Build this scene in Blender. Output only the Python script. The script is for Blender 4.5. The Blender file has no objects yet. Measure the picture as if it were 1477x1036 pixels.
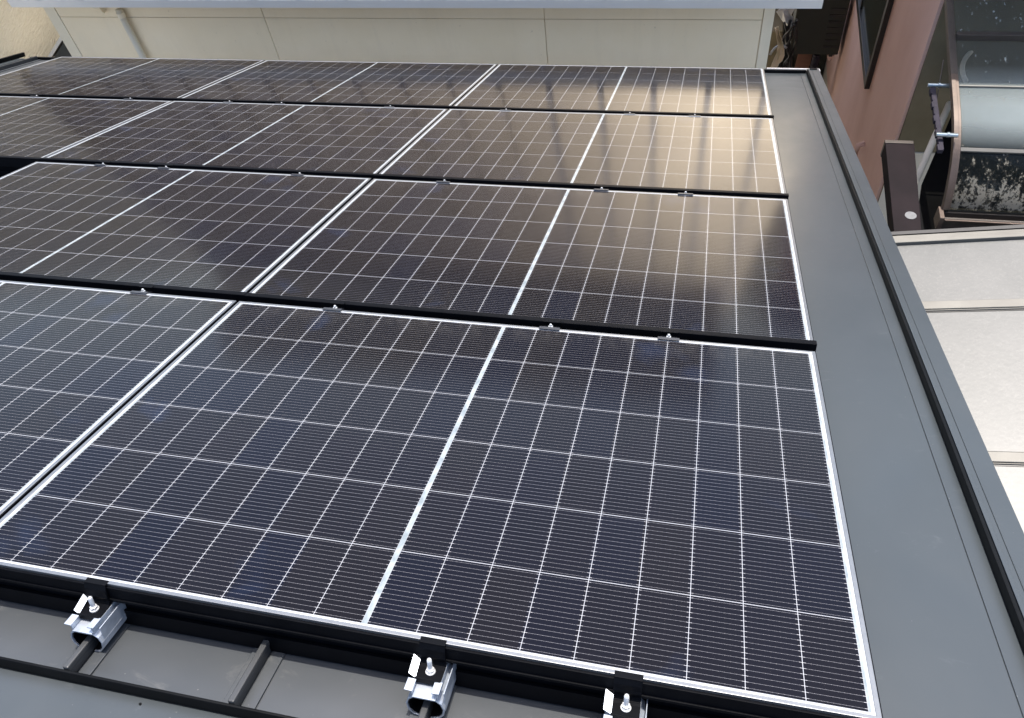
import bpy, bmesh, math, random
from mathutils import Matrix, Vector
C = bpy.context.scene.collection
SC = bpy.context.scene
random.seed(7)
TILT = math.radians(22.0)

# ------------------------------------------------------------------ camera
cam = bpy.data.cameras.new('camera'); camo = bpy.data.objects.new('camera', cam); C.objects.link(camo)
rx_, up_, bk_ = Vector((0.972, 0.204, -0.117)).normalized(), None, Vector((0.216, -0.579, 0.787)).normalized()
up_ = bk_.cross(rx_).normalized(); rx_ = up_.cross(bk_).normalized()
mw = Matrix((rx_, up_, bk_)).transposed().to_4x4(); mw.translation = Vector((-0.361, -0.400, 1.405))
camo.matrix_world = mw
cam.sensor_width = 36; cam.lens = 28.64; cam.shift_x = 0.01472; cam.shift_y = -0.00648
cam.clip_start = 0.02; cam.clip_end = 500
SC.camera = camo

# ------------------------------------------------------------------ light
SUN_EL, SUN_AZ = math.radians(69), math.radians(7)     # azimuth measured from +Y towards +X
w = bpy.data.worlds.new('World'); SC.world = w; w.use_nodes = True
nt = w.node_tree; nt.nodes.clear()
sky = nt.nodes.new('ShaderNodeTexSky'); sky.sky_type = 'NISHITA'; sky.sun_disc = False
sky.sun_elevation = SUN_EL; sky.sun_rotation = SUN_AZ; sky.dust_density = 3.0; sky.air_density = 1.0
bg = nt.nodes.new('ShaderNodeBackground'); bg.inputs['Strength'].default_value = 0.15
wo = nt.nodes.new('ShaderNodeOutputWorld')
nt.links.new(sky.outputs[0], bg.inputs[0]); nt.links.new(bg.outputs[0], wo.inputs[0])
sl = bpy.data.lights.new('sun', 'SUN'); sl.energy = 2.6; sl.angle = math.radians(0.53); sl.color = (1.0, 0.94, 0.86)
so = bpy.data.objects.new('sun', sl); C.objects.link(so)
sd = Vector((math.sin(SUN_AZ)*math.cos(SUN_EL), math.cos(SUN_AZ)*math.cos(SUN_EL), math.sin(SUN_EL)))
so.rotation_euler = sd.to_track_quat('Z', 'Y').to_euler()
so.location = sd*30
SC.view_settings.view_transform = 'Standard'; SC.view_settings.look = 'None'
SC.view_settings.exposure = 1.27; SC.view_settings.gamma = 1

# ------------------------------------------------------------------ materials
class NT:
    def __init__(s, name):
        s.m = bpy.data.materials.new(name); s.m.use_nodes = True
        s.t = s.m.node_tree; s.b = s.t.nodes['Principled BSDF']
    def n(s, kind, **kw):
        x = s.t.nodes.new(kind)
        for k, v in kw.items(): setattr(x, k, v)
        return x
    def l(s, a, b): s.t.links.new(a, b)
    def val(s, x, sock):
        if isinstance(x, (int, float)): sock.default_value = x
        else: s.l(x, sock)
    def math(s, op, a, b=0.0, c=0.0):
        x = s.n('ShaderNodeMath', operation=op)
        s.val(a, x.inputs[0]); s.val(b, x.inputs[1]); s.val(c, x.inputs[2])
        return x.outputs[0]
    def mix(s, f, a, b):
        x = s.n('ShaderNodeMix', data_type='RGBA')
        s.val(f, x.inputs[0])
        for v, i in ((a, 6), (b, 7)):
            if isinstance(v, tuple): x.inputs[i].default_value = (*v, 1) if len(v) == 3 else v
            else: s.l(v, x.inputs[i])
        return x.outputs[2]
    def ramp(s, f, lo, hi):
        x = s.n('ShaderNodeMapRange'); s.l(f, x.inputs[0]); x.inputs[1].default_value = lo; x.inputs[2].default_value = hi
        return x.outputs[0]
    def obj(s): return s.n('ShaderNodeTexCoord').outputs['Object']
    def noise(s, sc, det=4, rough=.55, scale=None, vec=None, dist=0):
        x = s.n('ShaderNodeTexNoise'); x.inputs['Scale'].default_value = sc; x.inputs['Detail'].default_value = det
        x.inputs['Roughness'].default_value = rough; x.inputs['Distortion'].default_value = dist
        v = vec or s.obj()
        if scale:
            mp = s.n('ShaderNodeMapping'); mp.inputs['Scale'].default_value = scale; s.l(v, mp.inputs[0]); v = mp.outputs[0]
        s.l(v, x.inputs['Vector']); return x.outputs['Fac']
    def bump(s, h, st, dist=.01):
        x = s.n('ShaderNodeBump'); x.inputs['Strength'].default_value = st; x.inputs['Distance'].default_value = dist
        s.l(h, x.inputs['Height']); s.l(x.outputs[0], s.b.inputs['Normal'])
    def set(s, col=None, rough=None, metal=None, spec=None):
        if col is not None:
            if isinstance(col, tuple): s.b.inputs['Base Color'].default_value = (*col, 1)
            else: s.l(col, s.b.inputs['Base Color'])
        if rough is not None: s.val(rough, s.b.inputs['Roughness'])
        if metal is not None: s.b.inputs['Metallic'].default_value = metal
        if spec is not None: s.b.inputs['Specular IOR Level'].default_value = spec
        return s.m

def mottled(name, c1, c2, sc=6, rough=.5, metal=0, spec=.5, bump=0, bsc=60, rvar=0, scale=None, lo=.3, hi=.7):
    N = NT(name); f = N.ramp(N.noise(sc, 5, .6, scale), lo, hi)
    N.set(N.mix(f, c1, c2), rough, metal, spec)
    if rvar:
        g = N.math('MULTIPLY_ADD', N.noise(sc*2.3, 4), rvar, rough-rvar/2); N.l(g, N.b.inputs['Roughness'])
    if bump: N.bump(N.noise(bsc, 4), bump, .003)
    return N.m

M_alu = mottled('anodised_aluminium', (.62, .63, .65), (.52, .53, .55), 30, .34, .85, rvar=.1)
M_lip = mottled('frame_lip_aluminium', (.27, .275, .28), (.23, .235, .24), 40, .40, .9, rvar=.10)
M_blk = mottled('black_anodised', (.0015, .0018, .0028), (.0030, .0034, .0048), 20, .5, .0, .07)
M_cover = mottled('satin_dark_cover', (.035, .038, .045), (.05, .053, .06), 30, .4, .3)
M_galv = mottled('galvanised_steel', (.50, .545, .61), (.36, .40, .45), 60, .38, .55, rvar=.15)
M_bolt = mottled('zinc_plated_steel', (.85, .85, .83), (.65, .66, .66), 80, .32, .6)
M_dark = mottled('cavity_dark', (.02, .02, .022), (.03, .03, .03), 4, .8)

def roof_metal():
    N = NT('charcoal_roof_metal')
    big = N.noise(1.3, 4, .6, dist=.4); fine = N.noise(9, 6, .7, (1, 1.6, 1), dist=1.2)
    col = N.mix(N.ramp(big, .3, .7), (.039, .044, .048), (.060, .065, .070))
    sm = N.ramp(fine, .56, .80); sm = N.math('MULTIPLY', sm, .55)
    col = N.mix(sm, col, (.14, .138, .13))
    spk = N.ramp(N.noise(120, 2, .5), .76, .80)
    col = N.mix(N.math('MULTIPLY', spk, .5), col, (.3, .29, .27))
    N.set(col, None, 0.0, .5)
    r = N.math('MULTIPLY_ADD', N.noise(3.5, 5, .65, dist=.8), .22, .27); N.l(r, N.b.inputs['Roughness'])
    N.bump(N.noise(2.2, 3, .5), .12, .02)
    return N.m
M_roof = roof_metal()
M_seam = mottled('seam_metal', (.035, .037, .038), (.05, .052, .053), 6, .4)
def trim_metal():
    N = NT('charcoal_trim_metal')
    a = N.ramp(N.noise(1.6, 5, .6, (1, .45, 1), dist=.4), .25, .75)
    c = N.mix(a, (.033, .040, .044), (.047, .054, .058))
    sc = N.math('MULTIPLY', N.ramp(N.noise(7, 7, .75, (1, 1.7, 1), dist=1.5), .60, .80), .22); c = N.mix(sc, c, (.17, .18, .185))
    sp = N.math('MULTIPLY', N.ramp(N.noise(150, 2, .5), .77, .80), .45); c = N.mix(sp, c, (.25, .25, .24))
    N.set(c, None, 0, .5)
    N.l(N.math('MULTIPLY_ADD', N.noise(2.6, 5, .65, (1, .7, 1), dist=.8), .30, .20), N.b.inputs['Roughness'])
    N.bump(N.noise(1.7, 3, .5, (1, .5, 1)), .25, .02); return N.m
M_trim = trim_metal()
M_rail = mottled('black_trim_metal', (.0020, .0024, .0028), (.005, .0056, .0062), 10, .45, 0, .10)

PW, PH = 1.722, 1.134
def cell_mat():
    N = NT('solar_glass_with_half_cells')
    sx = N.n('ShaderNodeSeparateXYZ'); N.l(N.obj(), sx.inputs[0]); X, Y = sx.outputs[0], sx.outputs[1]
    ax = N.math('SUBTRACT', N.math('ABSOLUTE', X), .0050)               # from centre strip
    px_, py_ = .0931, .1848
    y0 = (PH-6*py_)/2
    u = N.math('DIVIDE', ax, px_); v = N.math('DIVIDE', N.math('SUBTRACT', Y, y0), py_)
    fu = N.math('FRACT', u); fv = N.math('FRACT', v)
    du = N.math('MULTIPLY', N.math('MINIMUM', fu, N.math('SUBTRACT', 1.0, fu)), px_)   # metres to the nearest column gap
    dv = N.math('MULTIPLY', N.math('MINIMUM', fv, N.math('SUBTRACT', 1.0, fv)), py_)
    inside = N.math('MULTIPLY', N.math('LESS_THAN', u, 9.0), N.math('GREATER_THAN', u, 0.0))
    inside = N.math('MULTIPLY', inside, N.math('MULTIPLY', N.math('LESS_THAN', v, 6.0), N.math('GREATER_THAN', v, 0.0)))
    gap = N.math('MAXIMUM', N.math('LESS_THAN', du, .00062), N.math('LESS_THAN', dv, .00085))
    # bus wires run along x, 16 to a cell, with solder pads
    w_ = N.math('FRACT', N.math('MULTIPLY', fv, 16.0)); dw = N.math('MULTIPLY', N.math('ABSOLUTE', N.math('SUBTRACT', w_, .5)), py_/16)
    wire = N.math('LESS_THAN', dw, .00026)
    tail = N.math('MULTIPLY', N.math('LESS_THAN', dw, .00045), N.math('LESS_THAN', du, .0050))
    pd = N.math('FRACT', N.math('MULTIPLY', fu, 10.0))
    pad = N.math('MULTIPLY', N.math('LESS_THAN', dw, .00050), N.math('LESS_THAN', N.math('ABSOLUTE', N.math('SUBTRACT', pd, .5)), .055))
    # fingers: extremely fine lines across, seen only as a slight lightening
    # per-cell tint
    cu = N.math('FLOOR', N.math('ADD', N.math('DIVIDE', X, px_), 50.0)); cv = N.math('FLOOR', v)
    inf = N.n('ShaderNodeObjectInfo')
    cmb = N.n('ShaderNodeCombineXYZ'); N.l(cu, cmb.inputs[0]); N.l(cv, cmb.inputs[1])
    N.l(N.math('MULTIPLY', inf.outputs['Random'], 97.0), cmb.inputs[2])
    wn = N.n('ShaderNodeTexWhiteNoise', noise_dimensions='3D'); N.l(cmb.outputs[0], wn.inputs['Vector'])
    sp = N.n('ShaderNodeSeparateColor'); N.l(wn.outputs['Color'], sp.inputs[0])
    blue = N.mix(N.ramp(sp.outputs[0], .15, 1.0), (.0024, .0016, .0034), (.0011, .0013, .0060))
    blue = N.mix(N.math('MULTIPLY', N.ramp(sp.outputs[1], .5, 1.0), .8), blue, (.0036, .0023, .0030))
    sky_smudge = N.math('MULTIPLY', N.ramp(N.noise(3.1, 3, .5, dist=.5), .64, .82), .60)
    blue = N.mix(sky_smudge, blue, (.010, .022, .060))  # bluish smudges paint sky reflection into the cell colour
    c = N.mix(N.math('MULTIPLY', wire, .36), blue, (.42, .42, .45))
    c = N.mix(N.math('MULTIPLY', pad, .14), c, (.62, .60, .60))
    c = N.mix(N.math('MULTIPLY', tail, .42), c, (.62, .62, .64))
    c = N.mix(N.math('MULTIPLY', gap, .45), c, (.66, .68, .72))
    ctr = N.mix(N.ramp(N.noise(40, 3, .6, (1, .6, 1)), .35, .65), (.17, .20, .215), (.30, .33, .34))
    c = N.mix(N.math('SUBTRACT', 1.0, inside), c, ctr)
    dust = N.math('MULTIPLY', N.ramp(N.noise(420, 2, .5), .76, .82), .22)
    c = N.mix(dust, c, (.42, .40, .36))
    low = N.math('MULTIPLY', N.math('MULTIPLY', N.ramp(Y, PH-.10, PH-.02), N.ramp(N.noise(18, 5, .7, (1, .6, 1)), .42, .75)), .05)
    c = N.mix(low, c, (.50, .47, .42))
    film = N.math('MULTIPLY', N.ramp(N.noise(2.1, 5, .65, dist=.6), .25, .85), .003)
    c = N.mix(film, c, (.55, .52, .47))
    N.set(c, None, 0, .32)
    N.b.inputs['IOR'].default_value = 1.33
    r = N.math('MULTIPLY_ADD', N.noise(5, 4, .6), .05, .10); N.l(r, N.b.inputs['Roughness'])
    return N.m
M_cell = cell_mat()
M_margin = mottled('white_backsheet_margin', (.42, .44, .46), (.34, .36, .38), 30, .3)

def siding():
    N = NT('cream_siding')
    f = N.ramp(N.noise(2.2, 5, .6), .3, .7); c = N.mix(f, (.80, .70, .50), (.84, .74, .55))
    st = N.math('MULTIPLY', N.ramp(N.noise(26, 3, .6), .70, .78), .35)
    c = N.mix(st, c, (.33, .29, .22)); N.set(c, .62)
    vs_ = N.math('MULTIPLY', N.ramp(N.noise(5, 5, .7, (1, 1, .12)), .5, .8), .22); c2 = N.mix(vs_, N.mix(st, N.mix(f, (.82, .72, .53), (.86, .765, .585)), (.33, .29, .22)), (.55, .49, .38)); N.set(c2, .62)
    N.bump(N.noise(90, 4), .25, .003); return N.m
M_siding = siding()
M_trimcream = mottled('cream_trim', (.80, .73, .58), (.76, .70, .55), 5, .5)
def stucco():
    N = NT('dragged_cream_stucco')
    mp = N.n('ShaderNodeMapping'); mp.inputs['Rotation'].default_value = (math.radians(-12), 0, 0); N.l(N.obj(), mp.inputs[0])
    x = N.noise(17, 5, .6, (1, .8, 5.0), vec=mp.outputs[0], dist=.5)
    N.set(N.mix(N.ramp(x, .3, .7), (.74, .68, .52), (.86, .81, .66)), .8)
    N.bump(x, 1.0, .07); return N.m
M_stucco = stucco()
M_gutter = mottled('pale_grey_pvc', (.82, .78, .71), (.78, .74, .67), 3, .6, 0, .2)
def nroof():
    N = NT('pale_coated_roof_metal')
    f = N.ramp(N.noise(1.2, 4, .6, (1, .25, 1)), .3, .7)
    N.set(N.mix(f, (.112, .095, .070), (.155, .133, .100)), None, .75)
    r = N.math('MULTIPLY_ADD', N.noise(2.5, 4), .10, .35); N.l(r, N.b.inputs['Roughness']); return N.m
M_nroof = nroof()
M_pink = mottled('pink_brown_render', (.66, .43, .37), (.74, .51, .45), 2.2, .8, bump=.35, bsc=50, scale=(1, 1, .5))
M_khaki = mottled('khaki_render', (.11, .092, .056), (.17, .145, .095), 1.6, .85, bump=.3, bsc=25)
M_cream = mottled('pale_plinth', (.62, .58, .51), (.52, .49, .43), 3, .8)
M_blackfr = mottled('dark_bronze_window', (.012, .010, .010), (.02, .015, .013), 8, .35)
M_pane = mottled('shaded_window_glass', (.035, .042, .032), (.05, .055, .042), 1.3, .12)
M_brown = mottled('brown_aluminium', (.010, .008, .009), (.018, .013, .015), 3, .7, 0, .08)
M_bronze = mottled('weathered_bronze_aluminium', (.115, .083, .066), (.08, .06, .048), 12, .42, .35, rvar=.15)
M_bronzed = mottled('dark_bronze_aluminium', (.050, .042, .036), (.07, .058, .05), 12, .42, .2)
M_carp = mottled('pale_carport_aluminium', (.155, .150, .132), (.115, .110, .097), 5, .5, .1, rvar=.1)
M_disc = mottled('round_white_sticker', (.15, .155, .165), (.11, .115, .12), 40, .5)
M_ground = mottled('concrete_ground', (.30, .285, .25), (.38, .36, .32), .9, .9, bump=.4, bsc=30)
M_wall = mottled('own_house_wall', (.45, .43, .39), (.5, .48, .44), 2, .8, bump=.3)
M_cab = mottled('dark_green_cabinet', (.017, .020, .014), (.024, .026, .018), 2, .5, rvar=.15)
M_paper = mottled('crumpled_beige_sheet', (.80, .66, .44), (.88, .80, .60), 7, .7, bump=.5, bsc=14)
M_white = mottled('white_plastic', (.75, .75, .72), (.62, .63, .62), 9, .45)
M_rubber = mottled('black_rubber', (.010, .010, .011), (.02, .02, .02), 20, .4)
M_wood = mottled('red_brown_board', (.13, .055, .035), (.18, .08, .05), 4, .7, scale=(1, 1, 5))
M_purple = mottled('violet_grey_plastic', (.022, .02, .028), (.035, .03, .042), 10, .7, 0, .2)
M_steel = mottled('blue_grey_steel_pole', (.35, .42, .46), (.25, .30, .33), 20, .3, .8)
M_leaf = mottled('leaf_green', (.05, .10, .03), (.09, .14, .04), 9, .6)

def carport_sheet():
    N = NT('translucent_white_polycarbonate')
    a = N.ramp(N.noise(2.2, 5, .65, (1, .8, 1)), .3, .75); b = N.ramp(N.noise(48, 6, .75, dist=1.2), .5, .75)
    c = N.mix(a, (.075, .08, .078), (.112, .114, .110)); c = N.mix(N.math('MULTIPLY', b, .38), c, (.19, .188, .18))
    d = N.math('MULTIPLY', N.ramp(N.noise(14, 5, .7, dist=1), .6, .85), .25); c = N.mix(d, c, (.13, .128, .118))
    N.set(c, .42); N.bump(N.noise(45, 3), .2, .002); return N.m
M_sheet = carport_sheet()

def awning_mat():
    N = NT('smoked_curved_polycarbonate')
    tr = N.n('ShaderNodeBsdfTransparent'); tr.inputs[0].default_value = (.80, .79, .74, 1)
    N.set((.012, .016, .016), .14, 0, .28); N.b.inputs['IOR'].default_value = 1.45
    o = N.obj(); sx = N.n('ShaderNodeSeparateXYZ'); N.l(o, sx.inputs[0]); Z = sx.outputs[2]
    # lichen grime that has collected on the steep lower part of the sheet
    big = N.noise(20, 9, .72, (1, .4, .7), dist=.15)
    fine = N.noise(62, 6, .7, (1, .5, .9))
    big = N.math('ADD', N.math('MULTIPLY', big, .62), N.math('MULTIPLY', fine, .38))
    band = N.math('MULTIPLY', N.ramp(Z, -2.40, -2.66), N.ramp(Z, -2.76, -2.70))
    f = N.math('ADD', big, N.math('MULTIPLY', band, .13))
    g = N.math('MULTIPLY', N.ramp(f, .575, .64), .80)
    run = N.math('MULTIPLY', N.ramp(N.noise(9, 4, .5, (1, .1, .1), dist=.6), .70, .76), N.ramp(N.noise(3, 2), .45, .6))
    thin = N.math('MULTIPLY', run, .35)
    dirt = N.math('MAXIMUM', g, thin)
    lit_haze = N.math('MULTIPLY', N.ramp(N.noise(3, 5, .6), .2, .8), .10)
    N.l(N.mix(dirt, N.mix(N.ramp(Z, -2.42, -2.33), (.014, .018, .020), (.44, .50, .50)), (.42, .39, .32)), N.b.inputs['Base Color'])  # pale above, dark below: sunlit haze painted by height
    mx = N.n('ShaderNodeMixShader'); out = N.t.nodes['Material Output']
    N.l(N.math('MAXIMUM', dirt, N.math('ADD', N.math('MULTIPLY', lit_haze, N.ramp(sx.outputs[1], .14, -.22)), N.math('MULTIPLY_ADD', N.ramp(sx.outputs[1], .14, -.22), .32, .06))), mx.inputs[0])  # haze fades along y at the house shadow edge: painted shade
    N.l(tr.outputs[0], mx.inputs[1]); N.l(N.b.outputs[0], mx.inputs[2]); N.l(mx.outputs[0], out.inputs[0])
    return N.m
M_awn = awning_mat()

# ------------------------------------------------------------------ mesh helpers
class MB:
    def __init__(s): s.v = []; s.f = []
    def add(s, vs, fs):
        b = len(s.v); s.v += [tuple(v) for v in vs]; s.f += [tuple(b+i for i in f) for f in fs]; return s
    def box(s, x0, x1, y0, y1, z0, z1):
        vs = [(x, y, z) for x in (x0, x1) for y in (y0, y1) for z in (z0, z1)]
        return s.add(vs, [(0, 1, 3, 2), (4, 6, 7, 5), (0, 4, 5, 1), (2, 3, 7, 6), (0, 2, 6, 4), (1, 5, 7, 3)])
    def hull8(s, a, b):      # two quads (4 pts each) joined
        return s.add(list(a)+list(b), [(3, 2, 1, 0), (4, 5, 6, 7), (0, 1, 5, 4), (1, 2, 6, 5), (2, 3, 7, 6), (3, 0, 4, 7)])
    def ring(s, o, i, z0, z1):   # o, i = (x0,x1,y0,y1)
        def q(r, z): return [(r[0], r[2], z), (r[1], r[2], z), (r[1], r[3], z), (r[0], r[3], z)]
        vs = q(o, z1)+q(i, z1)+q(o, z0)+q(i, z0); fs = []
        for k in range(4):
            n = (k+1) % 4
            fs += [(k, n, 4+n, 4+k), (8+n, 8+k, 12+k, 12+n), (8+k, 8+n, n, k), (4+k, 4+n, 12+n, 12+k)]
        return s.add(vs, fs)
    def prism(s, prof, axis, a, b, closed=True):
        # prof = 2d points; axis x: prof=(y,z); axis y: prof=(x,z); axis z: (x,y)
        def P(p, t): return {'x': (t, p[0], p[1]), 'y': (p[0], t, p[1]), 'z': (p[0], p[1], t)}[axis]
        n = len(prof); vs = [P(p, a) for p in prof]+[P(p, b) for p in prof]
        fs = [(k, (k+1) % n, n+(k+1) % n, n+k) for k in range(n)]
        fs += [tuple(range(n))[::-1], tuple(range(n, 2*n))]
        return s.add(vs, fs)
    def strip(s, prof, th, axis, a, b):  # open polyline profile thickened
        n = len(prof); off = []
        for k in range(n):
            p = Vector(prof[max(k-1, 0)]); q = Vector(prof[min(k+1, n-1)]); d = (q-p).normalized()
            off.append((prof[k][0]-d.y*th, prof[k][1]+d.x*th))
        return s.prism(list(prof)+off[::-1], axis, a, b)
    def cyl(s, p, q, r, n=14, r2=None):
        p = Vector(p); q = Vector(q); d = (q-p).normalized(); r2 = r if r2 is None else r2
        u = d.cross(Vector((0, 0, 1)) if abs(d.z) < .9 else Vector((1, 0, 0))).normalized(); w_ = d.cross(u)
        vs = [p+(u*math.cos(a)+w_*math.sin(a))*r for a in [k*2*math.pi/n for k in range(n)]]
        vs += [q+(u*math.cos(a)+w_*math.sin(a))*r2 for a in [k*2*math.pi/n for k in range(n)]]
        return s.add(vs, [(k, (k+1) % n, n+(k+1) % n, n+k) for k in range(n)]+[tuple(range(n))[::-1], tuple(range(n, 2*n))])
    def tube(s, pts, r, n=8):
        P = [Vector(p) for p in pts]; vs = []; ref = Vector((.31, .2, .93)).normalized()
        for k, p in enumerate(P):
            d = (P[min(k+1, len(P)-1)]-P[max(k-1, 0)]).normalized(); u = d.cross(ref).normalized(); w_ = d.cross(u)
            vs += [p+(u*math.cos(a)+w_*math.sin(a))*r for a in [j*2*math.pi/n for j in range(n)]]
        fs = []
        for k in range(len(P)-1):
            for j in range(n): fs.append((k*n+j, k*n+(j+1) % n, (k+1)*n+(j+1) % n, (k+1)*n+j))
        fs += [tuple(range(n))[::-1], tuple(range((len(P)-1)*n, len(P)*n))]
        return s.add(vs, fs)
    def build(s, name, mat, parent=None, bevel=0, smooth=False):
        me = bpy.data.meshes.new(name); me.from_pydata(s.v, [], s.f); me.update()
        bm = bmesh.new(); bm.from_mesh(me); bmesh.ops.recalc_face_normals(bm, faces=bm.faces); bm.to_mesh(me); bm.free()
        me.materials.append(mat); o = bpy.data.objects.new(name, me); C.objects.link(o)
        if parent: o.parent = parent
        if smooth:
            for p in me.polygons: p.use_smooth = True
        if bevel:
            b = o.modifiers.new('bevel', 'BEVEL'); b.width = bevel; b.segments = 2; b.limit_method = 'ANGLE'
            b.angle_limit = math.radians(35)
        return o
def tag(o, label, cat, group=None, kind=None):
    if label: o['label'] = label
    if cat: o['category'] = cat
    if group: o['group'] = group
    if kind: o['kind'] = kind
    return o
def thing(name, label, cat, loc=(0, 0, 0), group=None, rot=(0, 0, 0)):
    o = bpy.data.objects.new(name, None); C.objects.link(o); o.location = loc; o.rotation_euler = rot
    o.empty_display_size = .1
    return tag(o, label, cat, group)
ROT = (-TILT, 0, 0)
def W(x, y, z):          # roof frame -> world
    c, s_ = math.cos(TILT), math.sin(TILT); return (x, y*c+z*s_, -y*s_+z*c)
def copy_thing(src, loc, label):
    r = src.copy(); C.objects.link(r); r.location = loc; r['label'] = label
    for ch in list(src.children):
        c = ch.copy(); C.objects.link(c); c.parent = r
        for g in list(ch.children):
            d = g.copy(); C.objects.link(d); d.parent = c
    return r

# ------------------------------------------------------------------ ground
GZ = -6.3
g = MB().add([(-200, -200, GZ), (200, -200, GZ), (200, 200, GZ), (-200, 200, GZ)], [(0, 1, 2, 3)]).build('ground', M_ground)
g['kind'] = 'structure'

# ------------------------------------------------------------------ our house and its metal roof (roof frame: x along eave, y down the slope, z normal)
RZ = -0.120           # sheet level; the panels' top face is z = 0
XL, XR, YE = -5.96, 0.378, 5.16
house = thing('metal_roofed_house', 'low pitched charcoal standing seam metal roof carrying the rows of solar panels', 'house', (-2.8, 2, GZ))
hm = MB().box(XL+.35+2.8, XR-.32+2.8, -4.6, 2.5, 0, 6.3-2.35).build('wall', M_wall, house)
roof = MB()
roof.box(XL, XR, -.135, YE, RZ-.05, RZ)
roof = roof.build('roof', M_roof, house)
roof.location = (2.8, -2, -GZ); roof.rotation_euler = ROT
SEAM = [-.390-.3378*k for k in range(-1, 17)]
for k, x in enumerate(SEAM):
    if x < XL+.06: continue
    m = MB()
    m.box(x-.0045, x+.0045, -.1295, YE-.05, RZ+.0015, RZ+.027)
    m.box(x-.0062, x+.0062, -.1295, YE-.05, RZ+.022, RZ+.034)
    o = m.build('standing_seam', M_seam, roof, .0025)
m = MB()                                                  # low stiffening steps beside each seam
for x in SEAM:
    if x < XL+.06: continue
    for sx in (-1, 1):
        a, b = sorted((x+sx*.0085, x+sx*(.030 if sx < 0 else .034)))
        m.box(a, b, -.1295, YE-.05, RZ, RZ+.005)
m.build('pan_step', M_roof, roof, .0012)
# end pan next to the rake
m = MB(); m.box(.015, .0205, -.11, YE-.05, RZ, RZ+.004); m.box(.268, .305, -.11, YE-.05, RZ, RZ+.003); m.box(.0215, .2672, -.1295, YE-.05, RZ-.001, RZ+.0014)
m.build('edge_pan', M_trim, roof, .001)
m = MB(); m.box(.3060, .3155, -.30, YE-.04, RZ+.002, RZ+.030)
m.build('rake_bar', M_rail, roof, .002)
m = MB(); m.box(.316, XR+.008, -.50, YE-.004, RZ-.06, RZ+.0265)
m.box(.338, .3392, -.50, YE-.006, RZ+.0265, RZ+.0285)
m.box(.3160, .3250, -.50, YE-.04, RZ+.0265, RZ+.0315)
m.build('rake_cap', M_trim, roof, .003)
m = MB(); m.box(XL-.01, XL+.085, -.50, YE-.1, RZ-.06, RZ+.022); m.build('rake_cap', M_trim, roof, .003)
m = MB(); m.box(XL+.005, XL+.03, -.50, YE-.02, RZ+.0225, RZ+.055); m.build('rake_bar', M_rail, roof, .002)
m = MB(); m.box(XL+.086, .305, YE-.045, YE-.020, RZ+.001, RZ+.022); m.box(.327, XR-.004, YE-.045, YE-.020, RZ+.027, RZ+.032); m.build('eave_bar', M_rail, roof, .002)
m = MB(); m.box(XL+.086, XR+.014, YE-.019, YE-.010, RZ-.08, RZ+.016); m.box(.05, XR+.014, YE-.0095, YE+.004, RZ-.08, RZ+.026); m.box(XR+.009, XR+.014, YE-.07, YE-.0195, RZ-.06, RZ+.028)
m.build('eave_edge', mottled('pale_edge_metal', (.62, .60, .58), (.54, .52, .50), 8, .45), roof, .002)
# ridge: upright dark flange then the flat ridge flashing and the far slope
m = MB(); m.box(XL, .305, -.136, -.1300, RZ+.001, RZ+.0290); m.build('ridge_flange', M_rail, roof, .0025)
m = MB(); m.box(XL, .305, -.50, -.1365, RZ-.05, RZ+.002)
for k in range(40):
    pass
m.build('ridge_cap', M_trim, roof, .002)
for k in range(5): MB().cyl((-.42-.41*k, -.150, RZ+.0015), (-.42-.41*k, -.150, RZ+.0040), .0025, 8).build('rivet', M_rail, roof)
# far slope of the roof, behind the camera
bz = W(0, -.5, RZ-.03)
m = MB(); m.hull8([(XL+2.8, bz[1]-2, bz[2]-GZ), (XR+2.8, bz[1]-2, bz[2]-GZ), (XR+2.8, bz[1]-2, bz[2]-GZ+.04), (XL+2.8, bz[1]-2, bz[2]-GZ+.04)],
                  [(XL+2.8, -5, 4.2), (XR+2.8, -5, 4.2), (XR+2.8, -5, 4.25), (XL+2.8, -5, 4.25)])
m.build('back_slope', M_trim, house)

# ------------------------------------------------------------------ solar panels
GAPX, GAPY = .0101, .047
def make_panel():
    t = thing('solar_panel', '', 'solar panel', (0, 0, 0), 'solar panels mounted in rows on the metal roof', ROT)
    # local origin: middle of the near long edge, top of the frame; x left-right, y away
    hw = PW/2; lx, ly = .0085, .0075
    m = MB().ring((-hw, hw, 0, PH), (-hw+lx, hw-lx, ly, PH-ly), -.035, 0)
    fr = m.build('frame', M_lip, t, .0008)
    MB().ring((-hw+lx, hw-lx, ly, PH-ly), (-hw+.0140, hw-.0140, .0125, PH-.0125), -.008, -.0012).build('margin', M_margin, t)
    MB().box(-hw+.0141, hw-.0141, .0126, PH-.0126, -.008, -.0014).build('glass', M_cell, t)
    MB().box(-hw-.0022, -hw-.0002, .002, PH-.002, -.036, -.0025).build('gap_shade_strip', M_blk, t); MB().box(hw+.0002, hw+.0022, .002, PH-.002, -.036, -.0025).build('gap_shade_strip', M_blk, t)  # black strips put shade into the gaps between panels
    m = MB(); m.box(-hw+.0005, hw-.0005, -.0045, -.0004, -.040, -.0065)
    m.box(-hw+.0005, hw-.0005, -.0075, -.0046, -.040, -.034)
    m.build('front_skirt', M_blk, t, .0006)
    return t
def make_row_cover(t):
    hw = PW/2
    m = MB(); m.box(-hw-.004, hw+.0075, -.0085, .0105, .0004, .0018); m.box(-hw-.004, hw+.0075, -.0112, -.0086, -.046, .0014)
    return m.build('cover_strip', M_blk, t, .0004)
RN = ['row nearest the ridge', 'second row from the ridge', 'third row from the ridge', 'far row along the eave']
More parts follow.
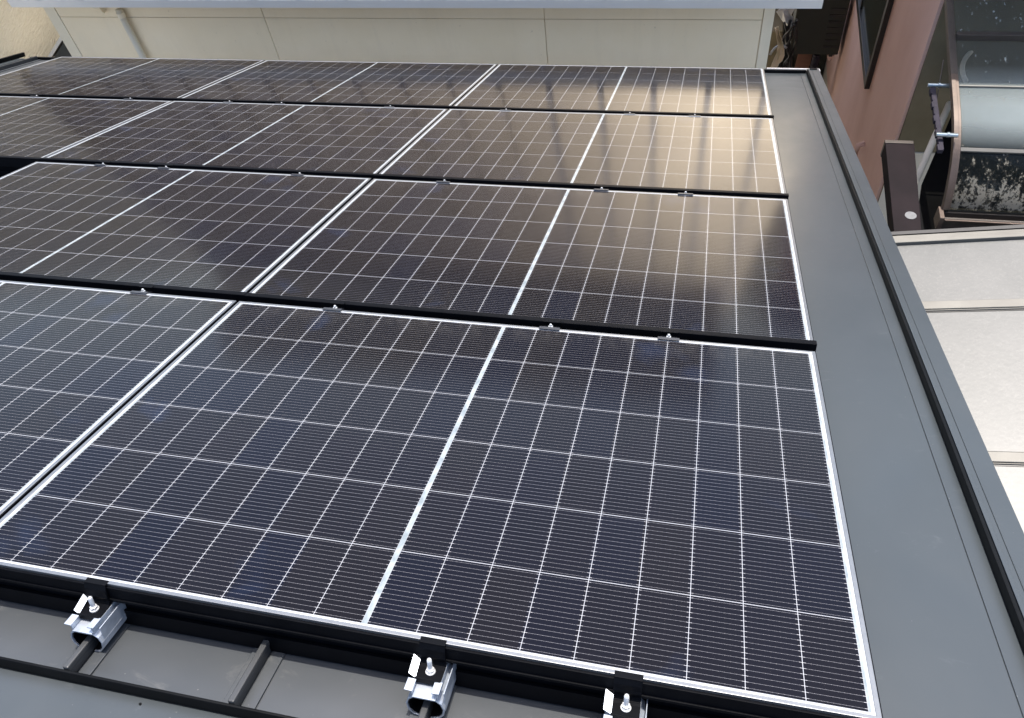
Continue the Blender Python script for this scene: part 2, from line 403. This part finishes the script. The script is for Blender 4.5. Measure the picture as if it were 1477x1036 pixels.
GL = ['',
      'solar panel cut off at the left of the row nearest the ridge',
      'right end solar panel of the second row, warm glow ending on its right corner',
      'left end solar panel of the second row from the bottom of the photo',
      'right end solar panel of the third row, brightest with warm reflection',
      'middle solar panel of the third row from the ridge, grey and without glow',
      'leftmost solar panel of the third row, cut by the left side of the photo',
      'right end solar panel of the far eave row, crossed by dark reflected stripes',
      'middle solar panel of the far row along the eave, in front of the cream siding',
      'leftmost solar panel of the far row along the eave, near the stucco wall']
GL[0] = 'largest solar panel in view, nearest row, beside the bare grey roof edge'
proto = None; cov = None; i = 0
for row, n in enumerate((2, 2, 3, 3)):
    for c_ in range(n):
        x = -(c_*(PW+GAPX)+PW/2)+random.uniform(-.0006, .0006); y = row*(PH+GAPY)
        if row == 3: y += .006
        if proto is None: proto = make_panel(); o = proto; o.location = W(x, y, 0)
        else: o = copy_thing(proto, W(x, y, random.uniform(-.0008, .0008)), '')
        if row and cov is None: cov = make_row_cover(o)
        elif row: c2 = cov.copy(); C.objects.link(c2); c2.parent = o
        o['label'] = GL[i]; i += 1
        if row == 0: MB().box(-PW/2+.001, PW/2-.001, .012, .018, RZ+.037, -.034).build('shade_strip', M_blk, o); MB().box(-PW/2+.001, PW/2-.001, .004, .010, RZ+.0055, RZ+.045).build('shade_strip', M_blk, o)  # black strips added to fill in the shadow under the panel front
        o.rotation_euler = (-TILT+random.uniform(-.0007, .0007), random.uniform(-.0006, .0006), 0)

# ------------------------------------------------------------------ clamps on the seams (local: x across, y away, z normal; origin on the seam at sheet level)
def make_clamp():
    t = thing('panel_clamp', '', 'panel clamp', (0, 0, 0), 'galvanised clamps fixing the panels to the seams', ROT)
    h0 = 0.012
    # jaw: rounded C section round the seam, open below
    out = [(-.008, .006), (-.022, .010), (-.030, .020), (-.032, .034), (-.028, .046), (-.020, .0525), (.020, .0525), (.028, .046), (.032, .034), (.030, .020), (.022, .010), (.008, .006)]
    m = MB().strip(out, .003, 'y', -.068, .020)
    m.build('jaw', M_galv, t, .0006)
    inn = [(p_[0]*.90, .0292+(p_[1]-.0292)*.90) for p_ in out]
    MB().strip(inn, .002, 'y', -.0655, .020).build('shade_lining', M_blk, t)  # black lining added to stand for shade inside the jaw
    m = MB()                                             # channel on top with turned-out lips
    m.box(-.021, .021, -.0705, .018, .0562, .0592)
    m.box(-.024, -.0211, -.0675, .018, .0562, .0705); m.box(.0211, .024, -.0675, .018, .0562, .0705)
    m.hull8([(-.034, -.070, .0722), (-.0195, -.070, .0712), (-.0195, -.046, .0712), (-.034, -.046, .0722)],
            [(-.034, -.070, .0746), (-.0195, -.070, .0736), (-.0195, -.046, .0736), (-.034, -.046, .0746)])
    m.hull8([(.0135, -.068, .0712), (.0275, -.068, .0722), (.0275, -.044, .0722), (.0135, -.044, .0712)],
            [(.0135, -.068, .0736), (.0275, -.068, .0746), (.0275, -.044, .0746), (.0135, -.044, .0736)])
    m.build('channel', M_galv, t, .0004)
    m = MB().hull8([(-.036, -.038, .074), (-.023, -.042, .070), (-.023, -.012, .080), (-.036, -.006, .084)],
                   [(-.036, -.039, .0765), (-.022, -.043, .0725), (-.022, -.012, .0825), (-.036, -.006, .0865)])
    m.build('side_tab', M_galv, t, .0004)
    m = MB().box(.0325, .0345, -.060, .016, .022, .0665); m.build('side_plate', M_galv, t, .0006)
    # black top clamp: stepped profile that hooks over the frame lip
    prof = [(-.0455, .0640), (-.0455, .0765), (-.0425, .0765), (-.0425, .0730), (-.020, .0730), (-.016, .0755), (-.0135, .0755), (-.011, .083),
            (-.0125, .0925), (-.0110, .0985), (-.0100, .1085), (-.0066, .1180), (-.0062, .1212), (.0062, .1212), (.0062, .1203), (-.0046, .1203), (-.0060, .1085), (-.0066, .0640)]
    m = MB().prism(prof, 'x', -.0235, .0235); m.build('top_clamp', M_blk, t, .0005)
    b = MB(); b.cyl((0, -.0265, .040), (0, -.0265, .1045), .0040, 16); b.cyl((0, -.0265, .1045), (0, -.0265, .1062), .0040, 16, .0026)
    for k in range(9): b.cyl((0, -.0265, .0850+k*.0021), (0, -.0265, .0858+k*.0021), .0043, 14)
    b = b.build('bolt', M_bolt, t, 0, False)
    w_ = MB(); w_.cyl((0, -.0265, .0731), (0, -.0265, .0748), .0088, 20); w_.build('washer', M_bolt, b)
    n_ = MB(); n_.cyl((0, -.0265, .0750), (0, -.0265, .0815), .0074, 6); n_.build('nut', M_bolt, b, .0006)
    return t
def make_gap_clamp():
    t = make_clamp(); t.name = 'panel_clamp'
    for ch in list(t.children):
        if ch.name.startswith(('top_clamp', 'bolt')):
            for g_ in list(ch.children): bpy.data.objects.remove(g_)
            bpy.data.objects.remove(ch)
    m = MB(); m.box(-.0235, .0235, -.0120, .0040, .1222, .1240); m.box(-.0235, .0235, -.0420, -.0122, .1080, .1110); m.box(-.0235, .0235, -.0440, -.0421, .06, .1225)
    m.build('top_clamp', M_blk, t, .0004)
    m = MB(); m.box(-.0300, .0300, -.0540, -.0405, .1212, .1236); m.build('lip_plate', M_cover, t, .0005)
    b = MB(); b.cyl((0, -.0265, .040), (0, -.0265, .1230), .0040, 16); b.cyl((0, -.0265, .1230), (0, -.0265, .1250), .0040, 16, .0026); b = b.build('bolt', M_bolt, t)
    n_ = MB(); n_.cyl((0, -.0265, .1112), (0, -.0265, .1180), .0074, 6); n_.build('nut', M_bolt, b, .0006)
    return t
spots = [(0, SEAM[i_]) for i_ in (1, 2, 4)] + [(1, SEAM[i_]) for i_ in (1, 2, 4, 6)] + \
        [(2, SEAM[i_]) for i_ in (1, 2, 4, 6, 8, 9)] + [(3, SEAM[i_]) for i_ in (1, 2, 4, 6, 8, 9, 11, 13)]
ORD = ['first', 'second', 'third', 'fourth', 'fifth', 'sixth', 'seventh', 'eighth']
WH = ['along the bottom edge of the nearest panels', 'in the black gap behind the nearest row', 'in the black gap between second and third rows', 'in the black gap below the far eave row']
cp = None; gp = None; cnt = {}
for row, x in spots:
    n = cnt.get(row, 0); cnt[row] = n+1
    if row == 0: lab = ['silver and black clamp with upright bolt, cut off by the bottom of the photo', 'silver and black clamp with upright bolt, middle of the three under the nearest panel', 'silver and black clamp, leftmost of the three along the bottom edge of the nearest panel'][n]
    else: lab = 'bolt tipped clamp, %s from the right %s' % (ORD[n], WH[row])
    y = row*(PH+GAPY) + (.006 if row == 3 else 0)
    if cp is None: cp = make_clamp(); o = cp; o.location = W(x, y, RZ)
    elif row == 0: o = copy_thing(cp, W(x, y, RZ), '')
    elif gp is None: gp = make_gap_clamp(); o = gp; o.location = W(x, y-.006, RZ)
    else: o = copy_thing(gp, W(x, y-.006, RZ), '')
    o['label'] = lab
o = copy_thing(cp, W(-3.90+.02, 2*(PH+GAPY), RZ), 'blue grey clamp in the dark hollow under the third row, far left')

# ------------------------------------------------------------------ neighbour beyond the eave: cream siding, gutter, pale roof
nb = thing('cream_siding_house', 'cream sided house with a pale grey gutter standing just beyond the far eave', 'house', (-3, 7.0, GZ))
def nbp(m): # world coords -> local
    m.v = [(x+3, y-7.0, z-GZ) for x, y, z in m.v]; return m
nbp(MB().box(-6.33, .105, 5.615, 9.2, GZ, -1.69)).build('wall', M_siding, nb)
m = MB()
xs = [-6.22, -4.137, -1.655, .030]
zz = -2.176
for k in range(3):
    a, b = xs[k]+.003, xs[k+1]-.003
    m.box(a, b, 5.600, 5.6145, zz-.455, zz-.0025); m.box(a, b, 5.600, 5.6145, zz+.0025, -1.705)
    m.box(a, b, 5.600, 5.6145, zz-.91, zz-.460)
    m.box(a, b, 5.600, 5.6145, GZ+.4, zz-.915)
nbp(m).build('siding_board', M_siding, nb, .0015)
for a_, b_ in ((-6.34, -6.223), (.0335, .112)): nbp(MB().box(a_, b_, 5.597, 5.6145, GZ, -1.705)).build('corner_trim', M_trimcream, nb, .002)
m = MB(); m.prism([(5.19, -1.845), (5.32, -1.845), (5.33, -1.79), (5.315, -1.79), (5.305, -1.835), (5.205, -1.835), (5.196, -1.775), (5.18, -1.775)], 'x', -6.25, .385)
nbp(m).build('gutter', M_gutter, nb, .002)
m = MB(); m.box(-6.33, .11, 5.34, 5.598, -1.70, -1.675); m.box(-6.33, .11, 5.332, 5.346, -1.83, -1.7005); nbp(m).build('soffit', M_trimcream, nb)
m = MB(); m.hull8([(-5.72, 5.33, -1.831), (-5.54, 5.33, -1.831), (-5.54, 5.595, -1.831), (-5.72, 5.595, -1.831)], [(-5.70, 5.56, -2.12), (-5.69, 5.56, -2.12), (-5.69, 5.595, -2.12), (-5.70, 5.595, -2.12)])
nbp(m).build('eave_bracket', M_trimcream, nb, .003)
m = MB().cyl((-5.515, 5.555, GZ), (-5.515, 5.555, -2.075), .030, 18); nbp(m)
dp = m.build('downpipe', M_trimcream, nb, 0, True)
m = MB().cyl((-5.515, 5.555, -2.145), (-5.515, 5.555, -2.10), .035, 18); nbp(m).build('pipe_collar', M_trimcream, dp, .001)
# roof rises away from the gutter
sl_ = math.radians(31); ry, rz = 5.205, -1.775; L = 3.7
def onr(x, s_, h): return (x, ry+s_*math.cos(sl_)-h*math.sin(sl_), rz+s_*math.sin(sl_)+h*math.cos(sl_))
S1 = 1.254; out_ = [(-6.35, 0), (.40, 0), (.40, S1), (.16, L), (-6.35, L)]
vs = [onr(x, q, 0) for x, q in out_]+[onr(x, q, .03) for x, q in out_]
m = MB().add(vs, [(4, 3, 2, 1, 0), (5, 6, 7, 8, 9)]+[(k, (k+1) % 5, 5+(k+1) % 5, 5+k) for k in range(5)])
rf = nbp(m).build('roof', M_nroof, nb)
hp_ = MB().add([onr(.405, 0, .028), onr(.405, S1, .028), onr(.165, L, .028), (.52, 8.75, -1.75), (.42, 5.21, -1.80)], [(0, 1, 2, 3, 4)])
nbp(hp_).build('hip_slope', M_bronzed, nb)
for k in range(17):
    x = .08-.40*k
    m = MB().hull8([onr(x-.022, 0, .0301), onr(x+.022, 0, .0301), onr(x+.022, L, .0301), onr(x-.022, L, .0301)], [onr(x-.02, 0, .075), onr(x+.02, 0, .075), onr(x+.02, L, .075), onr(x-.02, L, .075)])
    nbp(m).build('roof_seam', M_bronzed if k < 5 else M_nroof, rf)
nbp(MB().box(-6.33, .08, 8.40, 9.1, -1.6, 1.3)).build('upper_blocker', M_siding, nb)  # unseen upper block added to cut sky light and dim reflections
m = MB().hull8([(-6.35, 9.101, -.40), (.28, 9.101, -.40), (.30, 10.2, -1.5), (-6.35, 10.2, -1.5)], [(-6.35, 9.101, -.35), (.28, 9.101, -.35), (.30, 10.2, -1.45), (-6.35, 10.2, -1.45)])
nbp(m).build('back_slope', M_trim, nb)

# stucco building at the far left
st = thing('stucco_house', 'sunlit cream building with dragged stucco finish at the top left corner', 'building', (-9, 9, GZ))
m = MB().hull8([(-7.0+9, 4.6-9, 0), (-8.1+9, 13-9, 0), (-12+9, 13-9, 0), (-12+9, 4.6-9, 0)], [(-7.0+9, 4.6-9, 6.6), (-8.1+9, 13-9, 6.6), (-12+9, 13-9, 6.6), (-12+9, 4.6-9, 6.6)])
m.build('wall', M_stucco, st)

fl = MB().prism([(-6.90, -2.845), (-6.44, -2.485), (-6.44, -3.0), (-6.90, -3.0)], 'y', 5.80, 6.6).build('lower_roof', M_trim, None, .003)
tag(fl, 'small grey sloping roof end wedged between the stucco wall and the cream siding', 'roof')
fe = MB().strip([(-6.915, -2.835), (-6.43, -2.455)], .03, 'y', 5.785, 6.61).build('edge_strip', M_gutter, fl)

# ------------------------------------------------------------------ pink-brown house on the right
pk = thing('pink_brown_house', 'pink brown rendered house behind the right roof edge, with a dark window', 'house', (3.5, 9.0, GZ))
def pp(m): m.v = [(x-3.5, y-9.0, z-GZ) for x, y, z in m.v]; return m
m = MB().box(1.32, 6.5, 5.93, 14.5, GZ+.5, .12); pp(m).build('wall', M_pink, pk)
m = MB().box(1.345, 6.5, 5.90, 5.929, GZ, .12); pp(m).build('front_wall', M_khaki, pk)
m = MB().box(1.343, 1.95, 5.886, 5.899, GZ, -3.60); pp(m).build('front_panel', M_cream, pk)
m = MB().box(1.325, 6.45, 5.935, 14.4, GZ, GZ+.499); pp(m).build('plinth', M_cream, pk)
m = MB().ring((7.45, 10.3, -4.05, -2.6), (7.53, 10.22, -3.97, -2.68), 0, .05)
m.v = [(1.32-z, x, y) for x, y, z in m.v]; wf = pp(m).build('window', M_blackfr, pk, .004)
m = MB().box(1.300, 1.315, 7.53, 10.22, -3.97, -2.68); pp(m).build('pane', M_pane, wf)
m = MB().box(1.285, 1.3, 8.85, 8.90, -3.97, -2.68); pp(m).build('window_mullion', M_blackfr, wf)
m = MB().tube([(1.315, 6.95, -4.35), (1.26, 6.95, -4.38), (1.25, 6.95, -4.50)], .03, 10); pp(m).build('vent_hood', M_pink, pk, 0, True)

MB_e = MB().box(.55, 6.5, 6.9, 14.6, .121, .25); pp(MB_e).build('side_blocker', M_bronzed, pk)  # unseen overhang added to darken the alley side of the wall
m = MB().box(1.10, 6.5, 5.55, 5.899, -.83, -.74); pp(m).build('front_blocker', M_bronzed, pk)  # unseen slab added to shade the flat part of the terrace sheet

# utility cabinet and clutter in the alley
ac = thing('outdoor_unit', 'dark green metal cabinet hung on the brown wall in the alley behind the roof corner', 'cabinet', (.97, 9.6, -5.0))
m = MB().box(-.30, .30, -.10, .22, .02, .80); b = m.build('cabinet', M_cab, ac, .012)
m = MB().box(-.31, .31, -.108, .23, .80, .825); m.build('lid', M_cab, ac, .006)
m = MB()
for k in range(7): m.box(.10, .28, -.106, -.1005, .12+k*.085, .15+k*.085)
m.build('louvre', M_rubber, ac)
for x in (-.22, .22): MB().box(x-.02, x+.02, -.08, .35, -.02, .019).build('bracket', M_rubber, ac)
dpn = thing('drain_pipe', 'ribbed grey pipe hanging under the dark green cabinet', 'pipe', (1.03, 9.6, GZ))
m = MB().cyl((0, 0, 0), (0, 0, 1.27), .045, 16)
for k in range(14): m.cyl((0, 0, .5+k*.055), (0, 0, .52+k*.055), .052, 16)
m.build('pipe', M_purple, dpn)
bd = MB().box(-.09, .09, -.01, .01, 0, .9).build('wood_board', M_wood, None, .003); bd.location = (.86, 9.75, GZ+.35); bd.rotation_euler = (0, .06, 0)
tag(bd, 'red brown board standing beside the ribbed pipe in the alley', 'board')
bd2 = MB().cyl((0, 0, 0), (0, 0, -.09), .05, 16, .02).build('wall_cone', M_pink, None, 0); bd2.location = (1.2, 9.6, -5.03)
tag(bd2, 'small brown cone shaped fitting on the wall beneath the dark green cabinet', 'fitting')
# crumpled beige sheet
def crumple(w0, h0, nx, nz, amp, seed):
    rnd = random.Random(seed); m = MB(); vs = []; th = []
    for j in range(nz+1):
        for i_ in range(nx+1):
            t_ = j/nz; wid = w0*(.35+.9*math.sin(math.pi*min(1, t_*.9+.08)))
            vs.append(((i_/nx-.5)*wid+rnd.uniform(-.3, .3)*wid/nx+.06*math.sin(t_*7+seed), rnd.uniform(-amp, amp), t_*h0+rnd.uniform(-.3, .3)*h0/nz))
    n = len(vs); fs = []
    q = lambda i_, j: j*(nx+1)+i_
    for j in range(nz):
        for i_ in range(nx):
            a, b, c, d = q(i_, j), q(i_+1, j), q(i_+1, j+1), q(i_, j+1)
            fs += [(a, b, c), (a, c, d)] if (i_+j) % 2 else [(a, b, d), (b, c, d)]
    m.add(vs, fs); return m
cs = crumple(.085, 1.0, 4, 12, .05, 3).build('crumpled_sheet', M_paper); cs.location = (.455, 8.9, GZ+1.05)
md = cs.modifiers.new('thick', 'SOLIDIFY'); md.thickness = .006
tag(cs, 'sunlit crumpled beige sheet hanging beside the end of the siding wall', 'sheet')
cs = crumple(.13, .5, 3, 5, .04, 8).build('white_bag', M_white); cs.location = (.575, 9.3, -4.47)
md = cs.modifiers.new('thick', 'SOLIDIFY'); md.thickness = .006
tag(cs, 'white bag just under the right end of the grey gutter', 'bag')
hs = MB(); rnd = random.Random(5)
for k in range(7):
    x0 = .60+rnd.uniform(-.03, .05); pts = [(x0+.07*math.sin(j*.55+k*1.3)+rnd.uniform(-.01, .01), 9.15+rnd.uniform(-.05, .05)+k*.02, -4.35-j*.10) for j in range(11)]
    hs.tube(pts, .013 if k % 3 else .020)
hs = hs.build('cable_bundle', M_rubber, None, 0, True); tag(hs, 'tangle of black cables in the narrow alley left of the dark cabinet', 'cables')
hz_ = MB().tube([(.52+.12*math.cos(a), 9.02, -4.75+.20*math.sin(a)) for a in [1.0+.22*k for k in range(9)]], .014).build('grey_hose', M_galv, None, 0, True)
tag(hz_, 'pale curved hose in front of the black cable tangle', 'hose')
wb = MB()
for k in range(4): wb.box(.60+k*.022, .611+k*.022, 9.0, 9.02, -5.18+k*.02, -5.0+k*.02)
wb = wb.build('wire_rack', M_white, None); tag(wb, 'small white slatted rack low in the alley behind the roof corner', 'rack')
wl = MB().box(.2, 1.315, 10.6, 10.7, GZ, -3.4).build('added_dark_wall', M_cab); tag(wl, 'added dark wall keeping the end of the narrow alley dim', 'wall')  # wall added to darken the alley and hide sunlit ground
oc = MB().box(.34, .60, 9.9, 10.5, GZ, -4.9).build('storage_box', M_khaki, None, .02); tag(oc, 'olive box in the alley behind the crumpled sheet', 'box')

# ------------------------------------------------------------------ curved terrace roof on the pink house
aw = thing('terrace_roof', 'curved smoked terrace roof with bronze frame and whitish grime at the right edge', 'terrace roof', (2.6, 5.0, GZ))
def ap(m): m.v = [(x-2.6, y-5.0, z-GZ) for x, y, z in m.v]; return m
AX0, AX1 = 1.30, 4.2
prof = [(4.215, -2.735), (4.245, -2.66), (4.31, -2.56), (4.385, -2.475), (4.48, -2.405), (4.60, -2.35), (4.72, -2.315), (4.86, -2.285), (5.04, -2.25), (5.35, -2.185), (5.88, -2.06)]
Pv = [Vector(p) for p in prof]
fin = []
for k in range(len(Pv)-1):
    p0 = Pv[max(k-1, 0)]; p1 = Pv[k]; p2 = Pv[k+1]; p3 = Pv[min(k+2, len(Pv)-1)]
    for j in range(4):
        t_ = j/4; fin.append(tuple(.5*((2*p1)+(-p0+p2)*t_+(2*p0-5*p1+4*p2-p3)*t_*t_+(-p0+3*p1-3*p2+p3)*t_**3)))
fin.append(prof[-1])
def shift(pr, d):
    out = []
    for k in range(len(pr)):
        p = Vector(pr[max(k-1, 0)]); q = Vector(pr[min(k+1, len(pr)-1)]); t_ = (q-p).normalized(); out.append((pr[k][0]-t_.y*d, pr[k][1]+t_.x*d))
    return out
hi = [i_ for i_, p in enumerate(fin) if p[0] < 5.06]
m = MB().add([(x-2.6, p[0]-5.0, p[1]) for x in (AX0+.045, AX1) for p in fin], [(k, k+1, len(fin)+k+1, len(fin)+k) for k in range(len(fin)-1)])
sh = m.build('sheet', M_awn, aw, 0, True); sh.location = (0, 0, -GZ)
for o_v in (0,): pass
md = sh.modifiers.new('thick', 'SOLIDIFY'); md.thickness = .003
for a, b, mat_, nm in ((0, hi[-1]+1, M_bronze, 'edge_frame'), (hi[-1], len(fin), M_bronzed, 'edge_frame')):  # darker bronze past the house shadow edge: shade put into the frame colour
    pr = fin[a:b]
    m = MB().strip(shift(pr, -.03), .050, 'x', AX0, AX0+.030); m.strip(shift(pr, -.03), .043, 'x', AX0+.0305, AX0+.048)
    ap(m).build(nm, mat_, aw, .002)
for yq in (4.445, 4.93):
    k = min(range(len(fin)), key=lambda i_: abs(fin[i_][0]-yq)); p = Vector(fin[k]); q = Vector(fin[k+1]); t_ = (q-p).normalized(); nn = Vector((-t_.y, t_.x))
    wdt = .016 if yq < 4.6 else .008
    c0 = p+nn*.004; c1 = p+nn*.014
    m = MB().prism([tuple(c0-t_*wdt), tuple(c0+t_*wdt), tuple(c1+t_*wdt*.7), tuple(c1-t_*wdt*.7)], 'x', AX0+.0485, AX1); ap(m).build('purlin', M_carp, aw, .001)
m = MB().box(AX0+.0485, AX1, 5.355, 5.40, -2.18, -2.135); ap(m).build('purlin', M_bronzed, aw, .002)
m = MB(); m.prism([(4.13, -2.835), (4.215, -2.835), (4.225, -2.755), (4.205, -2.755), (4.20, -2.822), (4.145, -2.822), (4.137, -2.735), (4.120, -2.735)], 'x', AX0+.01, AX1)
ap(m).build('gutter', M_bronzed, aw, .002)
for z_ in (-2.834, -2.742): ap(MB().box(AX0+.0105, AX1, 4.108, 4.119, z_-.004, z_+.005)).build('gutter_rim', M_bronze, aw, .001)
m = MB(); m.box(AX0-.02, AX0+.0098, 4.118, 4.235, -2.842, -2.728); ap(m).build('gutter_end', M_bronze, aw, .003)
m = MB(); m.box(AX0+.05, AX1, 4.222, 4.236, -2.752, -2.738); ap(m).build('sheet_bead', M_carp, aw, .001)
m = MB().box(3.9, 3.98, 4.25, 4.33, GZ, -2.76); ap(m).build('post', M_bronzed, aw)
# arch pipe seen through the sheet
ar = MB().tube([(1.56+.55*(1-math.cos(a)), 5.62+.52*math.sin(a), -2.62) for a in [k*math.pi/32 for k in range(-2, 17)]], .018, 12).build('arched_pipe', M_cream, None, 0, True)
tag(ar, 'pale arched pipe seen through the smoked terrace roof', 'pipe')
# laundry arm with poles
la = thing('laundry_pole_arm', 'violet grey notched hanging arm holding two short blue grey poles beside the terrace roof', 'pole holder', (1.21, 4.75, -2.35))
m = MB(); n = 9
for k in range(n):
    y0 = .27-k*.072; m.box(-.018+.006*(k % 2), .016+.006*(k % 2), y0-.062, y0, -.02-.004*k, .012-.004*k)
m.hull8([(-.008, -.36, -.04), (.02, -.36, -.04), (.022, .28, -.012), (-.010, .28, -.012)], [(-.008, -.36, -.02), (.02, -.36, -.02), (.022, .28, .014), (-.010, .28, .014)])
m.build('arm', M_purple, la, .004)
for (y0, nm) in ((.29, 'pole'), (-.26, 'pole')):
    m = MB().cyl((-.03, y0, .02), (.12 if y0 > 0 else .10, y0-.004, .02), .014, 14); m.cyl((.035, y0, .02), (.05, y0, .02), .018, 14); m.build(nm, M_steel, la, 0)
dg = MB().cyl((1.571, 5.696, -2.95), (1.19, 4.60, -2.95), .026, 14).build('diagonal_pipe', M_cream, None, 0, True)
tag(dg, 'dull cream pipe slanting below the notched laundry arm', 'pipe')
th_ = MB().cyl((1.30, 5.3, -2.3), (1.24, 4.9, -2.42), .004, 8).build('support_wire', M_bronzed, None); tag(th_, 'thin dark wire running up from the laundry arm to the terrace frame', 'wire')
sb = MB().prism([(1.64, 5.75), (1.30, 4.78), (1.25, 4.5), (1.10, 3.2), (2.6, 3.2), (2.6, 5.75)], 'z', -3.02, -3.0).build('shade_infill', M_blk, None); tag(sb, 'added black sheet standing in for shade between the brown beam and the terrace gutter', 'infill')  # black sheet added where only shade lies beside the terrace
sp2 = MB().cyl((1.10, 3.98, -2.80), (1.34, 4.02, -2.80), .04, 16).build('round_duct', M_galv, None, 0, True); tag(sp2, 'short shiny grey duct between the brown beam and the terrace gutter', 'duct')

# brown beam with round sticker
bb = thing('brown_beam', 'dark brown aluminium beam with a round pale sticker, right of the roof edge', 'beam', (1.02, 4.2, -2.6))
pr = [(-.075, .535), (.118, .55), (.075, -.62), (-.085, -.62)]
m = MB().prism(pr, 'z', -.12, 0); m.build('body', M_brown, bb, .004)
m = MB().box(-.078, .112, .525, .558, -.125, .006); m.build('end_cap', M_bronzed, bb, .003)
m = MB().cyl((.03, -.215, .0005), (.03, -.215, .0035), .036, 32); m.build('sticker', M_disc, bb)
sup = MB().box(1.0, 1.06, 3.75, 3.81, GZ, -2.7205).build('post', M_brown, None); sup.name = 'support_post'
sup.location = (-1.02, -4.2, 2.6); sup.parent = bb
pl = MB().box(.93, 1.32, 4.74, 4.80, GZ, -3.0)

# junk below the terrace gutter
jk = thing('potted_plant', 'potted plant with thin green leaves below the terrace gutter', 'plant', (1.62, 3.95, GZ+2.45))
MB().cyl((0, 0, 0), (0, 0, .16), .06, 18, .08).build('pot', M_wood, jk)
m = MB(); rnd = random.Random(11)
for k in range(46):
    a = rnd.uniform(0, 6.28); l_ = rnd.uniform(.10, .24); e = rnd.uniform(.3, 1.3); dx, dy, dz = math.cos(a)*math.cos(e), math.sin(a)*math.cos(e), math.sin(e)
    b = Vector((0, 0, .16)); tip = b+Vector((dx, dy, dz))*l_; mid = b+Vector((dx, dy, dz+.2))*l_*.55; s_ = Vector((-dy, dx, 0))*.012
    m.add([b, mid+s_, tip, mid-s_], [(0, 1, 2, 3)])
m.build('leaves', M_leaf, jk)
sh2 = MB().box(1.40, 1.95, 3.75, 4.05, GZ+2.40, GZ+2.44).build('garden_shelf', M_wood, None, .004); tag(sh2, 'brown shelf holding the potted plant under the terrace gutter', 'shelf')
for x in (1.43, 1.90):
    pass

# ------------------------------------------------------------------ pale carport roof in the right foreground
cpt = thing('carport', 'white translucent carport roof with pale aluminium beams at the right edge', 'carport', (2.4, 1.5, GZ))
kx = math.tan(math.radians(9.67))
def cz(x): return -2.25+(x-.8)*kx
def cpp(m): m.v = [(x-2.4, y-1.5, z-GZ) for x, y, z in m.v]; return m
CX0, CX1 = .80, 4.0
def slab(x0, x1, ya, yb, h0, h1, yc=None, yd=None):
    yc = ya if yc is None else yc; yd = yb if yd is None else yd
    return [(x0, ya, cz(x0)+h0), (x1, yc, cz(x1)+h0), (x1, yd, cz(x1)+h0), (x0, yb, cz(x0)+h0)], [(x0, ya, cz(x0)+h1), (x1, yc, cz(x1)+h1), (x1, yd, cz(x1)+h1), (x0, yb, cz(x0)+h1)]
for ya, yb in ((2.895, 3.335), (1.945, 2.815), (.99, 1.865), (.03, .91), (-.93, -.05)):
    cpp(MB().hull8(*slab(CX0+.03, CX1, ya, yb, -.006, 0))).build('roof_sheet', M_sheet, cpt)
for y in (2.855, 1.905, .95, -.01, -.97):
    m = MB(); m.hull8(*slab(CX0, CX1, y-.026, y+.030, -.03, .016)); m.hull8(*slab(CX0, CX1, y-.034, y-.0265, -.03, .010))
    ob = cpp(m).build('beam', M_carp, cpt, .003)
    cpp(MB().hull8(*slab(CX0, CX1, y-.0405, y-.0345, -.028, .003))).build('gasket', M_rubber, ob)
m = MB(); m.hull8(*slab(CX0-.012, CX1, 3.338, 3.372, -.07, .022)); m.hull8(*slab(CX0-.012, CX1, 3.3755, 3.408, -.07, .010)); cpp(m).build('front_frame', M_carp, cpt, .003)
cpp(MB().hull8(*slab(CX0-.012, CX1, 3.412, 3.44, -.09, .014))).build('gasket', M_rubber, cpt, .002)
cpp(MB().hull8(*slab(CX0-.012, CX0+.028, -.98, 3.337, -.05, .006))).build('side_frame', M_carp, cpt, .003)
for x, y in ((3.9, 3.3), (3.9, -.9)): cpp(MB().box(x-.05, x+.05, y-.05, y+.05, GZ, cz(x)-.1)).build('post', M_carp, cpt, .004)
